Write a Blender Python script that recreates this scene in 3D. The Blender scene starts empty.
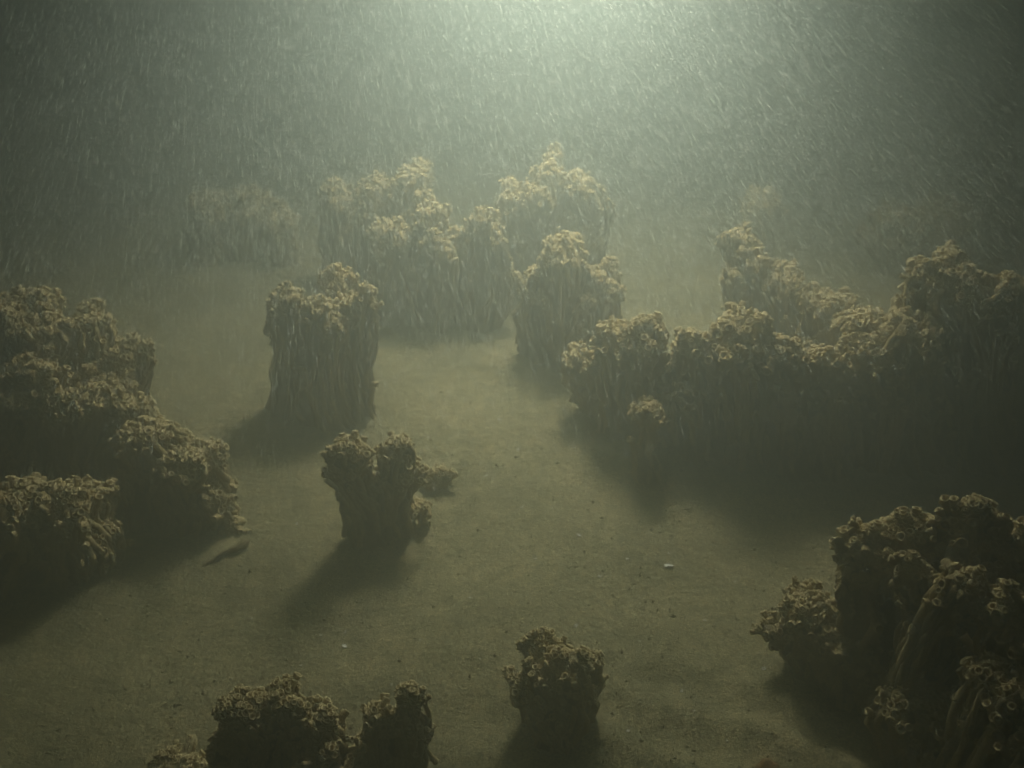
import bpy, math, random
import numpy as np
from mathutils import Vector, noise as mn

R = math.radians
rng = np.random.default_rng(11)
random.seed(11)
sc = bpy.context.scene
col = sc.collection

# ------------------------------------------------------------------ camera
CAM = Vector((0.0, 0.0, 1.5)); PITCH = R(28.0); HF = R(60.0)
F = 512 / math.tan(HF / 2)
cam = bpy.data.objects.new('camera', bpy.data.cameras.new('camera'))
col.objects.link(cam)
cam.location = CAM; cam.rotation_euler = (R(90) - PITCH, 0, 0)
cam.data.sensor_width = 36; cam.data.angle = HF
cam.data.clip_start = 0.02; cam.data.clip_end = 200
sc.camera = cam

# ------------------------------------------------------------------ world: a trace of sky reaching down through the water
w = bpy.data.worlds.new('World'); sc.world = w; w.use_nodes = True
nt = w.node_tree; nt.nodes.clear()
sky = nt.nodes.new('ShaderNodeTexSky'); sky.sky_type = 'NISHITA'; sky.sun_disc = False
sky.sun_elevation = R(50); sky.sun_rotation = R(0)
bg = nt.nodes.new('ShaderNodeBackground'); bg.inputs['Strength'].default_value = 0.001
wo = nt.nodes.new('ShaderNodeOutputWorld')
nt.links.new(sky.outputs[0], bg.inputs[0]); nt.links.new(bg.outputs[0], wo.inputs[0])

# ------------------------------------------------------------------ the one lamp: a dive lamp held above the far side of the reef
lamp = bpy.data.lights.new('dive_lamp', 'SPOT'); lo = bpy.data.objects.new('dive_lamp', lamp)
col.objects.link(lo)
LAMP = Vector((0.30, 3.95, 2.5))
lo.location = LAMP
lo.rotation_euler = (Vector((-0.12, 3.45, 0.0)) - LAMP).to_track_quat('-Z', 'Y').to_euler()
lamp.energy = 7900; lamp.color = (.96, .96, .82)
lamp.spot_size = R(110); lamp.spot_blend = 1.0; lamp.shadow_soft_size = 0.35

vs = sc.view_settings
vs.view_transform = 'Standard'; vs.look = 'None'; vs.exposure = 0.0; vs.gamma = 1.0
vs.use_curve_mapping = False
sc.cycles.volume_bounces = 1
sc.cycles.max_bounces = 6
sc.cycles.diffuse_bounces = 2
sc.cycles.use_denoising = True
sc.cycles.sample_clamp_indirect = 4

# ------------------------------------------------------------------ helpers
def ray(px, py):
    d = Vector(((px - 512) / F, 1.0, -(py - 384) / F))
    c, s = math.cos(PITCH), math.sin(PITCH)
    return Vector((d.x, d.y * c + d.z * s, -d.y * s + d.z * c))

def G(px, py):                       # pixel -> point on the sea bed
    d = ray(px, py); t = -CAM.z / d.z
    return CAM + d * t

def atY(px, py, Y):
    d = ray(px, py)
    return CAM + d * ((Y - CAM.y) / d.y)

def mesh_np(name, V, faces4=None, faces3=None, smooth=True):
    me = bpy.data.meshes.new(name)
    V = np.asarray(V, dtype=np.float32).reshape(-1, 3)
    loops = []; starts = []; n = 0
    if faces4 is not None and len(faces4):
        f = np.asarray(faces4, np.int32).reshape(-1, 4); loops.append(f.ravel())
        starts.append(np.arange(len(f)) * 4); n = len(f) * 4
    if faces3 is not None and len(faces3):
        f = np.asarray(faces3, np.int32).reshape(-1, 3); loops.append(f.ravel())
        starts.append(n + np.arange(len(f)) * 3)
    loops = np.concatenate(loops); starts = np.concatenate(starts).astype(np.int32)
    me.vertices.add(len(V)); me.vertices.foreach_set('co', V.ravel())
    me.loops.add(len(loops)); me.loops.foreach_set('vertex_index', loops)
    me.polygons.add(len(starts)); me.polygons.foreach_set('loop_start', starts)
    me.update(calc_edges=True); me.validate()
    me.polygons.foreach_set('use_smooth', np.full(len(me.polygons), smooth))
    return me

def link(name, me, mat, parent=None):
    o = bpy.data.objects.new(name, me); col.objects.link(o)
    if mat: me.materials.append(mat)
    if parent: o.parent = parent
    return o

def tag(o, label, cat, group=None):
    o['label'] = label; o['category'] = cat
    if group: o['group'] = group
    return o

# ------------------------------------------------------------------ materials
def mat_new(name):
    m = bpy.data.materials.new(name); m.use_nodes = True
    nt = m.node_tree; b = nt.nodes['Principled BSDF']
    b.inputs['Roughness'].default_value = 0.95
    b.inputs['Specular IOR Level'].default_value = 0.1
    return m, nt, b

def rough_mat(name, stops, scale, bump, dist, fine=None, detail=6, scale2=None):
    m, nt, b = mat_new(name); L = nt.links
    geo = nt.nodes.new('ShaderNodeNewGeometry')
    n1 = nt.nodes.new('ShaderNodeTexNoise'); n1.inputs['Scale'].default_value = scale
    n1.inputs['Detail'].default_value = detail; n1.inputs['Roughness'].default_value = 0.65
    L.new(geo.outputs['Position'], n1.inputs['Vector'])
    cr = nt.nodes.new('ShaderNodeValToRGB'); e = cr.color_ramp.elements
    e[0].position, e[0].color = stops[0][0], (*stops[0][1], 1)
    e[1].position, e[1].color = stops[-1][0], (*stops[-1][1], 1)
    for p, c in stops[1:-1]:
        x = e.new(p); x.color = (*c, 1)
    L.new(n1.outputs['Fac'], cr.inputs[0])
    out = cr.outputs[0]
    n2 = nt.nodes.new('ShaderNodeTexNoise'); n2.inputs['Scale'].default_value = fine or scale * 6
    n2.inputs['Detail'].default_value = 4; n2.inputs['Roughness'].default_value = 0.7
    L.new(geo.outputs['Position'], n2.inputs['Vector'])
    mp = nt.nodes.new('ShaderNodeMapRange'); mp.inputs[1].default_value = 0.3; mp.inputs[2].default_value = 0.7
    mp.inputs[3].default_value = 0.62; mp.inputs[4].default_value = 1.38
    L.new(n2.outputs['Fac'], mp.inputs[0])
    mx = nt.nodes.new('ShaderNodeVectorMath'); mx.operation = 'SCALE'
    L.new(out, mx.inputs[0]); L.new(mp.outputs[0], mx.inputs['Scale'])
    L.new(mx.outputs[0], b.inputs['Base Color'])
    bp = nt.nodes.new('ShaderNodeBump'); bp.inputs['Strength'].default_value = bump
    bp.inputs['Distance'].default_value = dist
    L.new(n2.outputs['Fac'], bp.inputs['Height']); L.new(bp.outputs[0], b.inputs['Normal'])
    return m

M_core = rough_mat('silted_reef_rock', [(0.3, (.22, .17, .09)), (0.7, (.40, .32, .18))], 14, .9, .01, 160)
M_tube = rough_mat('silty_calcareous_tube', [(0.3, (.36, .27, .13)), (0.55, (.54, .42, .21)), (0.75, (.68, .54, .30))], 22, .8, .005, 320)
M_mouth = rough_mat('pale_tube_rim', [(0.3, (.54, .42, .21)), (0.7, (.74, .60, .34))], 40, .5, .003, 420)
M_shell = rough_mat('chalky_shell', [(0.3, (.62, .60, .52)), (0.7, (.8, .78, .7))], 60, .3, .002, 500)
M_rust = rough_mat('orange_brown_crust', [(0.3, (.16, .08, .035)), (0.7, (.30, .15, .07))], 50, .7, .004, 300)
M_grit = rough_mat('dark_grit', [(0.35, (.07, .055, .03)), (0.65, (.34, .30, .2))], 30, .3, .002, 500)

# sea bed: fine muddy sand, dark and pale grains, broad patches of brown and green-grey silt
M_sand, nts, bs = mat_new('muddy_sand'); L = nts.links
def N(t): return nts.nodes.new(t)
geo = N('ShaderNodeNewGeometry')
def nz(scale, detail=5, rough=.6):
    n = N('ShaderNodeTexNoise'); n.inputs['Scale'].default_value = scale
    n.inputs['Detail'].default_value = detail; n.inputs['Roughness'].default_value = rough
    L.new(geo.outputs['Position'], n.inputs['Vector']); return n
def ramp(src, stops):
    cr = N('ShaderNodeValToRGB'); e = cr.color_ramp.elements
    e[0].position, e[0].color = stops[0][0], (*stops[0][1], 1)
    e[1].position, e[1].color = stops[-1][0], (*stops[-1][1], 1)
    for p, c in stops[1:-1]:
        x = e.new(p); x.color = (*c, 1)
    L.new(src, cr.inputs[0]); return cr
def mul(a, b):
    m = N('ShaderNodeMix'); m.data_type = 'RGBA'; m.blend_type = 'MULTIPLY'; m.inputs[0].default_value = 1
    L.new(a, m.inputs[6]); L.new(b, m.inputs[7]); return m.outputs[2]
broad = ramp(nz(2.6, 6, .6).outputs['Fac'], [(.3, (.21, .19, .115)), (.52, (.33, .295, .175)), (.7, (.42, .36, .21))])
mott = ramp(nz(24, 6, .7).outputs['Fac'], [(.3, (.55, .57, .56)), (.7, (1.4, 1.32, 1.22))])
grain = ramp(nz(210, 3, .8).outputs['Fac'], [(.36, (.3, .3, .3)), (.5, (1, 1, 1)), (.64, (1.9, 1.8, 1.65))])
vor = N('ShaderNodeTexVoronoi'); vor.inputs['Scale'].default_value = 62
L.new(geo.outputs['Position'], vor.inputs['Vector'])
fl = ramp(vor.outputs['Distance'], [(.16, (.38, .35, .31)), (.30, (1, 1, 1))])
c = mul(mul(mul(broad.outputs[0], mott.outputs[0]), grain.outputs[0]), fl.outputs[0])
L.new(c, bs.inputs['Base Color'])
bp1 = N('ShaderNodeBump'); bp1.inputs['Strength'].default_value = .8; bp1.inputs['Distance'].default_value = .02
L.new(nz(38, 8, .7).outputs['Fac'], bp1.inputs['Height'])
bp2 = N('ShaderNodeBump'); bp2.inputs['Strength'].default_value = .7; bp2.inputs['Distance'].default_value = .006
L.new(nz(190, 3, .8).outputs['Fac'], bp2.inputs['Height']); L.new(bp1.outputs[0], bp2.inputs['Normal'])
L.new(bp2.outputs[0], bs.inputs['Normal'])

# ------------------------------------------------------------------ sea bed
def gz(x, y):
    z = 0.05 * mn.noise(Vector((x * .9, y * .9, 3.1))) + 0.024 * mn.noise(Vector((x * 3.1, y * 3.1, 7.7)))
    # low current ripples in the near right corner
    k = max(0.0, 1 - ((x - 0.42) ** 2 / .5 + (y - 1.22) ** 2 / .09))
    z += 0.009 * k * math.sin((x * 0.55 + y) * 42 + 2.5 * mn.noise(Vector((x * 3, y * 3, 0))))
    z += 0.003 * mn.noise(Vector((x * 17, y * 17, 1.0)))
    return z

def axis(lo, hi, far, step):
    a = list(np.arange(lo, hi + 1e-6, step)); d = step
    while a[-1] < far: d *= 1.25; a.append(a[-1] + d)
    d = step
    while a[0] > -far: d *= 1.25; a.insert(0, a[0] - d)
    return a
xs = axis(-1.8, 1.8, 20, .018); ys = axis(.7, 4.0, 20, .018)
V = np.array([(x, y, gz(x, y)) for y in ys for x in xs])
nx, ny = len(xs), len(ys)
i = np.arange(nx * ny).reshape(ny, nx)
Fq = np.stack([i[:-1, :-1], i[:-1, 1:], i[1:, 1:], i[1:, :-1]], -1).reshape(-1, 4)
bed = link('seabed', mesh_np('seabed', V, Fq), M_sand); bed['kind'] = 'structure'

# ------------------------------------------------------------------ tubeworm reef lobes
def nrm(a): return a / (np.linalg.norm(a, axis=-1, keepdims=True) + 1e-9)

def tubes_mesh(P, rad, lod):
    """P (T,S,3) paths, rad (T,). Returns meshes for tube walls and for the flared open mouths."""
    T, S, _ = P.shape; K = 5 if lod else 7
    t = nrm(np.gradient(P, axis=1))
    ref = np.cross(t[:, 0], t[:, -1]); bad = np.linalg.norm(ref, axis=1) < .05
    ref[bad] = np.cross(t[bad, 0], np.array([.3, .9, .1])); ref = nrm(ref)[:, None, :]
    Nn = nrm(ref - (ref * t).sum(-1, keepdims=True) * t); B = np.cross(t, Nn)
    ang = np.linspace(0, 2 * np.pi, K, endpoint=False)
    ca, sa = np.cos(ang), np.sin(ang)
    def ring(ctr, nn, bb, r):
        return ctr[..., None, :] + r[..., None, None] * (ca[:, None] * nn[..., None, :] + sa[:, None] * bb[..., None, :])
    k = np.arange(S)
    rr = rad[:, None] * (1 + .10 * np.sin(k[None] * 2.4 + rng.uniform(0, 6, (T, 1)))) * (1 + rng.normal(0, .06, (T, S)))
    W = ring(P, Nn, B, rr)                                   # T,S,K,3
    W = W + rng.normal(0, 1, W.shape) * rad[:, None, None, None] * .07
    idx = np.arange(T * S * K).reshape(T, S, K)
    q = np.stack([idx[:, :-1], np.roll(idx[:, :-1], -1, 2), np.roll(idx[:, 1:], -1, 2), idx[:, 1:]], -1).reshape(-1, 4)
    wall = (W.reshape(-1, 3), q)
    e, te, ne, be = P[:, -1], t[:, -1], Nn[:, -1], B[:, -1]
    prof = [(-.5, 1.02), (.1, 1.10), (.45, 1.16), (.6, .98), (.35, .68), (-1.2, .58)]
    rings = [ring(e + te * (rad * a)[:, None], ne, be, rad * b) for a, b in prof]
    Mv = np.stack(rings, 1); Sm = len(prof)
    Mv = Mv + rng.normal(0, 1, (T, 1, K, 3)) * rad[:, None, None, None] * .07
    idx = np.arange(T * Sm * K).reshape(T, Sm, K)
    q2 = np.stack([idx[:, :-1], np.roll(idx[:, :-1], -1, 2), np.roll(idx[:, 1:], -1, 2), idx[:, 1:]], -1).reshape(-1, 4)
    cap = []
    last = idx[:, -1]
    for a in range(1, K - 1): cap.append(np.stack([last[:, 0], last[:, a], last[:, a + 1]], -1))
    return wall, (Mv.reshape(-1, 3), q2, np.concatenate(cap))

def lobe(parent, origin, B, Tp, rb, rt, asp=1.0, tr=.0085, dens=1.0, lod=False, curl=1.0, low=.0, name='tube_column'):
    """One column of the reef: a silted core that widens upwards, wrapped in tubes that spill open at its head."""
    B = Vector(B); Tp = Vector(Tp); ax = np.array(Tp - B); H = float(np.linalg.norm(ax)); 
    seed = rng.uniform(0, 100)
    nu, nth = (20, 36) if lod else (34, 64)
    def prof(u, hollow=0):
        u = np.asarray(u)
        r = rb + (rt - rb) * (u ** 1.1)
        r = r * (1 + waist * np.sin(u * 7 + ph1) + .5 * waist * np.sin(u * 15 + ph2))
        r = r * (1 + .45 * np.exp(-np.clip(u, 0, 1) / .05)) * (1 + .14 * np.exp(-((u - .86) / .14) ** 2))
        dome = np.sqrt(np.clip(1 - np.clip((u - .86) / .14, 0, 1) ** 2, 0, 1))
        return r * dome
    bend = np.array([rng.uniform(-.5, .5), rng.uniform(-.5, .5), 0]) * H * .2
    ph1, ph2 = rng.uniform(0, 6.28, 2); waist = rng.uniform(.06, .2)
    def lump(th, u):
        """folds: broad vertical flutes plus finer knobs"""
        th = np.asarray(th); u = np.asarray(u)
        out = np.empty(th.shape)
        for j in np.ndindex(th.shape):
            a, b = th[j], u[j]
            p = Vector((math.cos(a) * 1.5 + seed, math.sin(a) * 1.5, b * 1.1))
            p2 = Vector((math.cos(a) * 4 + seed, math.sin(a) * 4, b * 3.5))
            out[j] = 1 + .5 * mn.noise(p) + .34 * mn.noise(p2) + (.14 - .06 * b) * math.sin(a * 8 + seed + 2 * mn.noise(p))
        return out
    def surf(th, u, k=1.0, lmp=None):
        l = lump(th, u) if lmp is None else lmp
        r = prof(u) * l * k
        c = np.array(B) + u[..., None] * ax + np.sin(u * np.pi)[..., None] * bend
        return c + np.stack([np.cos(th) * r, np.sin(th) * r * asp, 0 * r], -1)
    ks = max(.032, rt * .5)
    def knob(v):
        f1 = mn.voronoi(Vector(v) / ks)[0][0]
        return (max(0.0, 1 - (f1 / .62) ** 2) - .42) * ks * .85
    ph = np.linspace(0, 1, nu // 2)[1:] * math.pi / 2
    u = np.concatenate([np.linspace(-.12, .86, nu - nu // 2), .86 + .14 * np.sin(ph)])
    nu = len(u); th = np.linspace(0, 2 * np.pi, nth, endpoint=False)
    TH, U = np.meshgrid(th, u)
    Vc = surf(TH, np.clip(U, 0, 1), .93)
    Vc[..., 2] += np.where(U < 0, U * H, 0)
    for j in np.ndindex(TH.shape):                              # roughen the core
        v = Vc[j]; f = 1 / .03
        nd = np.array([math.cos(TH[j]), math.sin(TH[j]), 0]) * (1 if U[j] < .86 else 1 - (U[j] - .86) / .15) + np.array([0, 0, 0 if U[j] < .86 else (U[j] - .86) / .14])
        v = v + nd * knob(v) * (.35 + .65 * min(1, max(0, U[j]) / .8))
        Vc[j] = v + np.array(mn.noise_vector(Vector(v * f))) * .009 + np.array(mn.noise_vector(Vector(v * f * 3))) * .004
    idx = np.arange(nu * nth).reshape(nu, nth)
    q = np.stack([idx[:-1], np.roll(idx[:-1], -1, 1), np.roll(idx[1:], -1, 1), idx[1:]], -1).reshape(-1, 4)
    core_o = link(name, mesh_np(name, Vc - origin, q), M_core, parent)
    # --- tubes that run up the flank
    circ = math.pi * (rb + rt); S = 9 if lod else 14
    n_side = int(dens * (circ / (tr * 2.3)) * (.9 if lod else 2.0))
    th0 = rng.uniform(0, 2 * np.pi, n_side)
    u1 = np.clip(1 - np.where(rng.uniform(0, 1, n_side) < .35, rng.uniform(0, .7, n_side), rng.exponential(.15, n_side)), .25 + low, .97)
    u0 = np.clip(u1 - rng.uniform(.25, .75, n_side), 0.0, None)
    s = np.linspace(0, 1, S)
    U = u0[:, None] + (u1 - u0)[:, None] * np.minimum(s / .82, 1)
    wob = rng.normal(0, .11, (n_side, 1)) * np.sin(s * np.pi * rng.uniform(.7, 2.4, (n_side, 1)) + rng.uniform(0, 6, (n_side, 1)))
    TH = th0[:, None] + wob + .9 * (U - .5) * .5 * np.sin(th0 * 2 + seed)[:, None] + .3 * np.sin(U * 4 + seed)
    P = surf(TH, U, .95 + rng.uniform(-.06, .09, (n_side, 1)))
    kn = np.array([knob(v) for v in P[:, ::3].reshape(-1, 3)]).reshape(n_side, -1)
    kn = np.stack([np.interp(np.arange(S), np.arange(0, S, 3), r_) for r_ in kn]) * (.35 + .65 * np.clip(U / .8, 0, 1))
    P = P + kn[..., None] * np.stack([np.cos(TH), np.sin(TH), 0 * TH], -1)
    out = np.stack([np.cos(TH), np.sin(TH) * asp, 0 * TH], -1)
    tail = np.clip((s - .72) / .28, 0, 1)
    ln = (.7 + np.minimum(rng.exponential(.7, (n_side, 1)), 1.5)) * tr
    side = np.clip(rng.normal(0, .25, (n_side, 3)), -.5, .5)
    up = np.array([0, 0, 1.0])
    P = P + (tail ** 1.7)[None, :, None] * ln[..., None] * (out * rng.uniform(.5, 1.3, (n_side, 1, 1)) * curl + side[:, None])\
          + (tail)[None, :, None] * ln[..., None] * up * rng.uniform(-.1, 1.1, (n_side, 1, 1))
    # --- tubes that open over the head, gathered in small tufts
    area = math.pi * rt * (rt + H * .2) * asp
    n_cap = int(dens * area / (tr * tr * 4) * (1.1 if lod else 1.9))
    TH1 = rng.uniform(0, 2 * np.pi, n_cap); RH = np.sqrt(rng.uniform(0, 1, n_cap))
    U1 = .86 + .14 * np.sqrt(1 - RH ** 2) - rng.exponential(.035, n_cap) * (RH > .85)
    base = surf(TH1, U1, .97)
    nd = nrm(np.stack([np.cos(TH1) * RH * 1.1, np.sin(TH1) * RH * 1.1, np.sqrt(1.05 - RH ** 2)], -1))
    kn = np.array([knob(v) for v in base])[:, None]
    tip = base + nd * (kn + tr * rng.uniform(.1, 1.7, (n_cap, 1)))
    tilt = nrm(nd + rng.normal(0, .22, (n_cap, 3)) + np.array([0, 0, .25]))
    inner = tip - nd * tr * 6 - np.array([0, 0, 1]) * tr * 5
    s2 = s[None, :, None]
    mid = tip - tilt * tr * 2.2
    P2 = inner[:, None] * (1 - s2) ** 2 + 2 * mid[:, None] * s2 * (1 - s2) + tip[:, None] * s2 ** 2
    Pall = np.concatenate([P, P2]); 
    rad = tr * rng.uniform(.68, 1.25, len(Pall))
    wall, mouth = tubes_mesh(Pall - origin, rad, lod)
    nv = len(wall[0]); me = mesh_np('tubes', np.concatenate([wall[0], mouth[0]]), np.concatenate([wall[1], mouth[1] + nv]), mouth[2] + nv)
    o = link('tubes', me, M_tube, core_o); me.materials.append(M_mouth)
    mi = np.ones(len(me.polygons), np.int32); mi[:len(wall[1])] = 0
    me.polygons.foreach_set('material_index', mi)

def reef(label, lobes, cat='tubeworm reef', group=None, name='tubeworm_reef', tr=.0085):
    """lobes: (base px, base py, top px, top py, base width px, head width px, options)"""
    pts = []
    for L_ in lobes:
        b = G(L_[0], L_[1]); pts.append(b)
    o = bpy.data.objects.new(name, None); col.objects.link(o)
    o.empty_display_size = .1
    cx = sum(p.x for p in pts) / len(pts); cy = sum(p.y for p in pts) / len(pts)
    org = Vector((cx, cy, gz(cx, cy))); o.location = org
    tag(o, label, cat, group)
    for L_ in lobes:
        opt = dict(L_[6]) if len(L_) > 6 else {}
        b = G(L_[0], L_[1]); b.z = gz(b.x, b.y) - .02
        t = atY(L_[2], L_[3], b.y + opt.pop('dy', 0.0))
        dist = (t - CAM).length
        rb = L_[4] / 2 / F * dist * .95; rt = L_[5] / 2 / F * dist * .86
        t_r = opt.pop('tr', tr) * .9; lod = opt.pop('lod', dist > 3.3); sat = opt.pop('sat', 4 if L_[5] > 38 else 2 if L_[5] > 26 else 0)
        k = .82 if sat else 1
        lobe(o, np.array(org), b, t, rb * k, rt * k, tr=t_r, lod=lod, **opt)
        a0 = rng.uniform(0, 6.28)                  # slimmer columns grown against the main one, each with a head of its own
        for j in range(sat):
            a = a0 + j * 2 * math.pi / sat + rng.uniform(-.5, .5); dv = Vector((math.cos(a), math.sin(a), 0))
            f = rng.uniform(.04, .48) if math.sin(a) < .3 else rng.uniform(-.10, .25)
            t2 = t + dv * rt * rng.uniform(.6, .95); t2.z = b.z + (t.z - b.z) * (1 - f)
            m = rng.uniform(.42, .6)
            lobe(o, np.array(org), b + dv * rb * .6, t2, rb * m * .8, rt * m, tr=t_r, lod=True if lod or f > .3 else False, **opt)
    return o

GR = 'tubeworm reefs standing on the silty sea bed'
reef('small flaring tubeworm reef split by a silted groove, alone on lit sand at mid left',
     [(372, 540, 348, 444, 28, 38, dict(sat=0)), (364, 543, 338, 466, 26, 34, dict(sat=0)), (408, 526, 398, 440, 22, 28, dict(sat=0)), (408, 530, 407, 464, 24, 30, dict(sat=0)), (390, 532, 378, 478, 24, 18, dict(sat=0)), (416, 524, 418, 505, 26, 24, dict(sat=0))], group=GR)
reef('little dark round tubeworm lump on the sand just right of the split reef',
     [(438, 488, 439, 474, 16, 20)], group=GR, name='tubeworm_lump', cat='tubeworm lump')
reef('square tower-like tubeworm reef with flat pale top, behind and left of the split reef',
     [(292, 414, 283, 288, 46, 38, dict(sat=2)), (330, 420, 322, 302, 50, 40, dict(sat=2)), (364, 412, 368, 289, 42, 36, dict(sat=1)), (348, 414, 350, 300, 40, 34, dict(sat=1)), (332, 396, 334, 272, 34, 36, dict(sat=1))], group=GR)
reef('hazy tubeworm reef with two stepped pale crests at upper centre left',
     [(394, 318, 391, 222, 40, 48), (436, 322, 434, 206, 44, 54), (480, 322, 484, 212, 40, 48), (458, 320, 460, 232, 40, 40), (370, 298, 376, 178, 36, 42), (408, 298, 412, 172, 40, 52)], group=GR)
reef('faint tubeworm knob left of the stepped crests, nearly lost in haze',
     [(335, 285, 336, 182, 30, 40)], group=GR)
reef('hazy fan-shaped tubeworm reef at upper centre, behind the peaked reef',
     [(524, 296, 514, 192, 34, 46), (552, 296, 550, 166, 36, 52), (582, 300, 582, 180, 26, 42)], group=GR)
reef('peaked dome-shaped tubeworm reef at centre, behind the left end of the long ridge',
     [(570, 362, 564, 238, 52, 50), (600, 360, 598, 276, 38, 44), (542, 358, 538, 270, 34, 36), (572, 368, 572, 290, 44, 44)], group=GR, tr=.0095)
reef('long wavy tubeworm ridge casting a broad dark shadow right of centre',
     [(600, 415, 584, 352, 40, 42), (622, 432, 614, 326, 42, 44), (655, 446, 650, 322, 50, 54), (694, 456, 692, 338, 48, 52), (738, 462, 738, 326, 56, 58), (784, 466, 784, 344, 52, 48), (826, 466, 828, 354, 48, 46)], group=GR, tr=.0105)
reef('small upright tubeworm stub standing in the shadow before the long ridge',
     [(651, 484, 649, 406, 18, 26)], group=GR)
reef('leaning tubeworm bank with slanting ribs at far right, rising behind the long ridge',
     [(872, 458, 872, 340, 54, 54), (905, 456, 915, 318, 60, 60), (955, 446, 955, 270, 66, 70), (1015, 450, 1018, 278, 66, 66), (860, 405, 866, 316, 50, 50), (830, 385, 836, 300, 46, 50),
      (838, 420, 880, 312, 18, 18, dict(sat=0)), (862, 428, 908, 296, 18, 18, dict(sat=0)), (888, 432, 934, 284, 18, 18, dict(sat=0)), (815, 410, 852, 318, 18, 18, dict(sat=0))], group=GR, tr=.0095)
reef('hazy tubeworm reef behind the right half of the long ridge',
     [(750, 352, 746, 246, 46, 50), (790, 362, 786, 272, 44, 44), (815, 372, 812, 290, 44, 46)], group=GR)
reef('very faint tall tubeworm reef above and behind the long ridge',
     [(758, 268, 760, 190, 34, 38)], group=GR)
reef('very faint tubeworm reef at the upper right edge of the light',
     [(905, 268, 900, 208, 50, 54), (950, 270, 946, 202, 50, 56)], group=GR)
reef('broad dim tubeworm bank at the far left edge, upper of the left reefs',
     [(8, 450, 2, 302, 56, 66), (50, 452, 46, 322, 44, 56), (88, 445, 84, 316, 38, 46), (118, 448, 122, 348, 36, 46), (88, 470, 94, 384, 50, 58), (130, 475, 132, 402, 36, 40), (30, 475, 40, 368, 60, 60), (0, 480, -4, 408, 50, 50)], group=GR)
reef('sloping wedge-shaped tubeworm reef at left, its edge running down to the sand',
     [(150, 512, 144, 428, 60, 62), (190, 520, 188, 450, 54, 54), (216, 524, 212, 492, 46, 34), (232, 530, 230, 522, 24, 18)], group=GR)
reef('low dim rounded tubeworm mound at the left edge in front of the wedge-shaped reef',
     [(14, 572, 14, 492, 70, 60), (66, 566, 62, 492, 64, 64), (98, 566, 92, 530, 40, 34)], group=GR)
reef('very faint tubeworm reef at upper left, nearly lost in haze',
     [(212, 258, 208, 196, 40, 44), (250, 256, 246, 190, 40, 46), (285, 262, 282, 214, 30, 36)], group=GR)
reef('dark lobed tubeworm reef cut off by the bottom edge, left of centre',
     [(262, 800, 236, 704, 62, 54, dict(tr=.0065)), (292, 790, 284, 700, 50, 46, dict(tr=.0065)), (330, 800, 318, 722, 60, 56, dict(tr=.0065)), (352, 804, 372, 758, 50, 40, dict(tr=.0065))], group=GR)
reef('slim forked tubeworm column at the bottom edge, right of the dark lobed reef',
     [(398, 790, 382, 708, 24, 26, dict(tr=.0065)), (402, 792, 408, 694, 26, 30, dict(tr=.0065))], group=GR)
reef('low pale tubeworm patch at the bottom left, beside the dark lobed reef',
     [(176, 776, 178, 762, 60, 50, dict(tr=.0055)), (205, 790, 205, 778, 50, 40, dict(tr=.0055))], group=GR)
reef('narrow dark tubeworm pillar at bottom centre with a pale knobbly head',
     [(562, 726, 560, 652, 50, 60, dict(tr=.0065)), (538, 722, 526, 684, 30, 32, dict(tr=.0065)), (560, 742, 552, 706, 34, 30, dict(tr=.0065))], group=GR)
reef('large craggy tubeworm reef filling the lower right corner',
     [(822, 664, 806, 602, 62, 62, dict(tr=.007)), (884, 672, 878, 530, 60, 62, dict(tr=.008)), (912, 680, 916, 520, 50, 44, dict(tr=.008)), (945, 680, 950, 530, 54, 62, dict(tr=.008)),
      (1000, 690, 998, 532, 74, 84, dict(tr=.009)), (1060, 690, 1052, 520, 80, 80, dict(tr=.009)), (925, 760, 918, 696, 62, 56, dict(tr=.009)),
      (940, 800, 990, 668, 34, 40, dict(sat=0)), (975, 830, 1030, 690, 34, 40, dict(sat=0)), (905, 775, 960, 705, 30, 34, dict(sat=0)), (1010, 850, 1050, 730, 50, 60, dict(sat=2)), (1010, 740, 1020, 640, 70, 70), (860, 690, 850, 640, 60, 50, dict(tr=.008)),
      (872, 712, 912, 560, 26, 24, dict(sat=0, tr=.008)), (896, 745, 968, 572, 28, 26, dict(sat=0, tr=.008)), (925, 775, 1012, 598, 30, 28, dict(sat=0, tr=.008)), (962, 812, 1046, 640, 30, 28, dict(sat=0, tr=.008))], group=GR)

# ------------------------------------------------------------------ small things on the sand
def blob(name, loc, sx, sy, sz, mat, seed, rz=0, sub=2, amp=.35):
    import bmesh
    bm = bmesh.new(); bmesh.ops.create_icosphere(bm, subdivisions=sub, radius=1)
    for v in bm.verts:
        k = 1 + amp * mn.noise(v.co * 1.7 + Vector((seed, 0, 0)))
        v.co = Vector((v.co.x * sx * k, v.co.y * sy * k, v.co.z * sz * k))
    me = bpy.data.meshes.new(name); bm.to_mesh(me); bm.free()
    for p in me.polygons: p.use_smooth = True
    o = link(name, me, mat); o.location = loc; o.rotation_euler = (random.uniform(-.3, .3), random.uniform(-.3, .3), rz)
    return o

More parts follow.
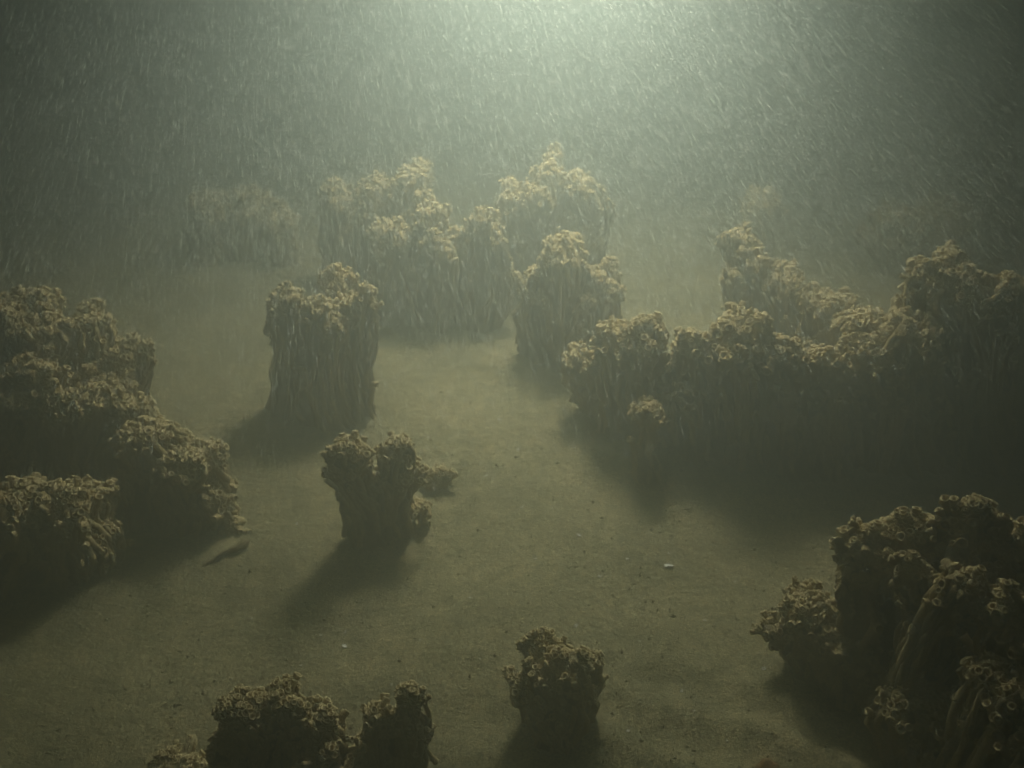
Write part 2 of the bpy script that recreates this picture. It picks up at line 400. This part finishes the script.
def shell_mesh(sd):
    """a broken half of a small bivalve: a curved, ribbed fan with thickness"""
    n, m = 6, 9; V = []; r_ = random.Random(sd)
    cut = [1 - .45 * r_.random() for _ in range(m)]
    for lay in (0, 1):
        for a in range(n):
            for b in range(m):
                t = a / (n - 1) * cut[b]; an = (b / (m - 1) - .5) * 2.1
                x = math.sin(an) * t; y = math.cos(an) * t - .4
                z = .42 * math.sqrt(max(0, 1 - (x * x + (y + .1) ** 2) * .8)) + .03 * math.cos(b * math.pi) * t - lay * .09
                V.append((x, y, z - .2))
    q = []
    I = lambda l, a, b: l * n * m + a * m + b
    for a in range(n - 1):
        for b in range(m - 1):
            q.append((I(0, a, b), I(0, a, b + 1), I(0, a + 1, b + 1), I(0, a + 1, b)))
            q.append((I(1, a, b), I(1, a + 1, b), I(1, a + 1, b + 1), I(1, a, b + 1)))
    for b in range(m - 1): q.append((I(0, n - 1, b), I(0, n - 1, b + 1), I(1, n - 1, b + 1), I(1, n - 1, b)))
    for a in range(n - 1):
        q.append((I(0, a, 0), I(0, a + 1, 0), I(1, a + 1, 0), I(1, a, 0)))
        q.append((I(0, a, m - 1), I(1, a, m - 1), I(1, a + 1, m - 1), I(0, a + 1, m - 1)))
    me = mesh_np('shell_fragment', np.array(V), q); me.materials.append(M_shell); return me
shells = [shell_mesh(k) for k in range(4)]
def shell(px, py, size, label, group='pale shell fragments on the sand'):
    p = G(px, py); o = bpy.data.objects.new('shell_fragment', shells[random.randrange(4)]); col.objects.link(o)
    o.location = (p.x, p.y, gz(p.x, p.y) + size * .25); size *= 1.5; o.scale = (size * random.uniform(.7, 1.2), size, size * .45)
    o.rotation_euler = (random.uniform(-.15, .25), random.uniform(-.2, .2), random.uniform(0, 6.28))
    tag(o, label, 'shell fragment', group)
shell(668, 571, .012, 'largest white shell fragment, on open sand below the shadow of the long ridge')
shell(499, 421, .009, 'white shell chip on the lit sand between the split reef and the long ridge')
shell(344, 644, .009, 'white shell chip on the sand below the shadow of the split reef')
shell(576, 625, .007, 'white shell chip on the sand just above the bottom centre pillar')
shell(764, 668, .007, 'white shell chip beside the left foot of the large corner reef')
shell(628, 734, .006, 'white shell chip low on the sand right of the bottom centre pillar')
SMALL = 'tiny pale shell chip lying scattered on the open silty sand'
for px, py, s in [(486, 476, .006), (597, 470, .006), (590, 478, .005), (639, 515, .005), (518, 448, .006), (428, 437, .006), (450, 402, .005), (522, 512, .006),
                  (552, 511, .005), (579, 538, .008), (627, 563, .006), (600, 577, .006), (735, 582, .006), (345, 630, .005), (320, 632, .005), (391, 680, .004),
                  (682, 690, .005), (694, 714, .004), (727, 742, .004), (640, 603, .004), (470, 600, .005), (420, 640, .004), (250, 610, .005), (130, 640, .004), (480, 660, .004),
                  (705, 622, .005), (510, 620, .004), (297, 525, .006), (668, 560, .006), (535, 560, .005), (560, 590, .004), (640, 640, .004), (300, 660, .004)]:
    shell(px, py, s, SMALL)

# grit and crumbs of broken tube, strewn over the bed: nobody could count them
n = 26000
gx = rng.uniform(-2.2, 2.2, n); gy = 1.0 + 3.2 * rng.uniform(0, 1, n) ** 1.3
keep = np.array([mn.noise(Vector((a * 2.2, b * 2.2, 9))) for a, b in zip(gx, gy)]) > rng.uniform(-.6, .25, n)
gx, gy = gx[keep], gy[keep]; n = len(gx)
oc = np.array([(1, 0, 0), (-1, 0, 0), (0, 1, 0), (0, -1, 0), (0, 0, 1), (0, 0, -1)], float)
of = np.array([(0, 2, 4), (2, 1, 4), (1, 3, 4), (3, 0, 4), (2, 0, 5), (1, 2, 5), (3, 1, 5), (0, 3, 5)])
sz = np.minimum(rng.exponential(.0010, n), .004)[:, None, None] + .0009
Vg = oc[None] * (1 + rng.normal(0, .3, (n, 6, 1))) * sz * rng.uniform(.5, 1.5, (n, 1, 3))
Vg = Vg + np.stack([gx, gy, np.array([gz(a, b) for a, b in zip(gx, gy)]) + .0008], -1)[:, None]
Fg = (of[None] + (np.arange(n) * 6)[:, None, None]).reshape(-1, 3)
g = link('grit', mesh_np('grit', Vg.reshape(-1, 3), None, Fg, False), M_grit); g['kind'] = 'stuff'; g['label'] = 'dark and pale grit strewn over the silty sand'

# a broken branching stick of tubes lying beside the wedge-shaped reef
def stick(name, pts, r0, label, mat, cat):
    P = np.array(pts); S = 16
    t = np.linspace(0, len(P) - 1, S); ii = np.minimum(t.astype(int), len(P) - 2); f = (t - ii)[:, None]
    C = P[ii] * (1 - f) + P[ii + 1] * f
    C += np.array([np.array(mn.noise_vector(Vector(c * 30))) * .007 for c in C])
    o0 = C[0].copy(); C = C - o0
    tn = nrm(np.gradient(C, axis=0)); nn = nrm(np.cross(tn, [0, 0, 1.0])); bb = np.cross(tn, nn); K = 8
    an = np.linspace(0, 2 * np.pi, K, endpoint=False); r = r0 * (1 - .6 * np.linspace(0, 1, S)) * (1 + rng.normal(0, .1, S)); r[0] *= .3; r[-1] *= .2
    V = C[:, None] + r[:, None, None] * (np.cos(an)[:, None] * nn[:, None] + np.sin(an)[:, None] * bb[:, None])
    idx = np.arange(S * K).reshape(S, K)
    q = np.stack([idx[:-1], np.roll(idx[:-1], -1, 1), np.roll(idx[1:], -1, 1), idx[1:]], -1).reshape(-1, 4)
    o = link(name, mesh_np(name, V.reshape(-1, 3), q), mat); o.location = o0
    return tag(o, label, cat)
def gp(px, py, h=.01):
    p = G(px, py); return (p.x, p.y, gz(p.x, p.y) + h)
stick('broken_branch', [gp(250, 545, .012), gp(240, 551, .009), gp(226, 553, .008), gp(214, 560, .006), gp(202, 566, .004)], .011, 'dark broken branch of tubes lying on sand at the foot of the wedge-shaped reef', M_core, 'broken branch')
p = G(766, 778)
o = blob('crusted_pebble', (p.x, p.y, gz(p.x, p.y) + .012), .022, .018, .018, M_rust, 4.0, sub=3)
tag(o, 'orange-brown crusted pebble at the bottom edge, right of centre', 'pebble')

# ------------------------------------------------------------------ drifting silt: slender flecks carried down towards the viewer's side by the current
n = 330000
C = np.stack([rng.uniform(-3.0, 3.0, n), rng.uniform(1.9, 5.2, n), 0.12 + 2.0 * rng.uniform(0, 1, n) ** .8], -1)
C = C[np.linalg.norm(C - np.array(CAM), axis=1) > 2.0]; n = len(C)
d0 = -np.array(ray(250, -650).normalized())
sw = np.array([np.array(mn.noise_vector(Vector(c * .8))) for c in C])
D = nrm(d0 + sw * .05 + rng.normal(0, .03, (n, 3)))
Lh = (.015 + rng.exponential(.012, n))[:, None]; Wd = (.00020 + rng.exponential(.00008, n))
a1 = nrm(np.cross(D, rng.normal(0, 1, (n, 3)))); a2 = np.cross(D, a1)
Vs = [C - D * Lh]
for k in range(3):
    an = k * 2.0944; Vs.append(C + (a1 * math.cos(an) + a2 * math.sin(an)) * Wd[:, None])
Vs.append(C + D * Lh)
Vs = np.stack(Vs, 1)
tf = np.array([(0, 2, 1), (0, 3, 2), (0, 1, 3), (4, 1, 2), (4, 2, 3), (4, 3, 1)])
Fs = (tf[None] + (np.arange(n) * 5)[:, None, None]).reshape(-1, 3)
M_snow, _, bb_ = mat_new('silt_fleck'); bb_.inputs['Base Color'].default_value = (.75, .75, .66, 1)
ms = link('drifting_silt', mesh_np('drifting_silt', Vs.reshape(-1, 3), None, Fs, True), M_snow)
ms['kind'] = 'stuff'; ms['label'] = 'fine pale flecks of silt drifting through the murky water'

# ------------------------------------------------------------------ the murky water itself
import bmesh
bm = bmesh.new(); bmesh.ops.create_cube(bm, size=1)
x0, x1, y0, y1, z0, z1 = -24, 24, -24, 26, -1.1, 3.0
for v in bm.verts: v.co = Vector((x0 if v.co.x < 0 else x1, y0 if v.co.y < 0 else y1, z0 if v.co.z < 0 else z1))
me = bpy.data.meshes.new('haze'); bm.to_mesh(me); bm.free()
mh = bpy.data.materials.new('murky_water'); mh.use_nodes = True
nh = mh.node_tree; nh.nodes.clear()
pv = nh.nodes.new('ShaderNodeVolumePrincipled'); oh = nh.nodes.new('ShaderNodeOutputMaterial')
pv.inputs['Color'].default_value = (.645, .725, .68, 1); pv.inputs['Density'].default_value = .68
pv.inputs['Anisotropy'].default_value = .79
nh.links.new(pv.outputs[0], oh.inputs['Volume'])
hz = link('haze', me, mh); hz['kind'] = 'stuff'; hz['label'] = 'murky green-grey water full of fine silt'
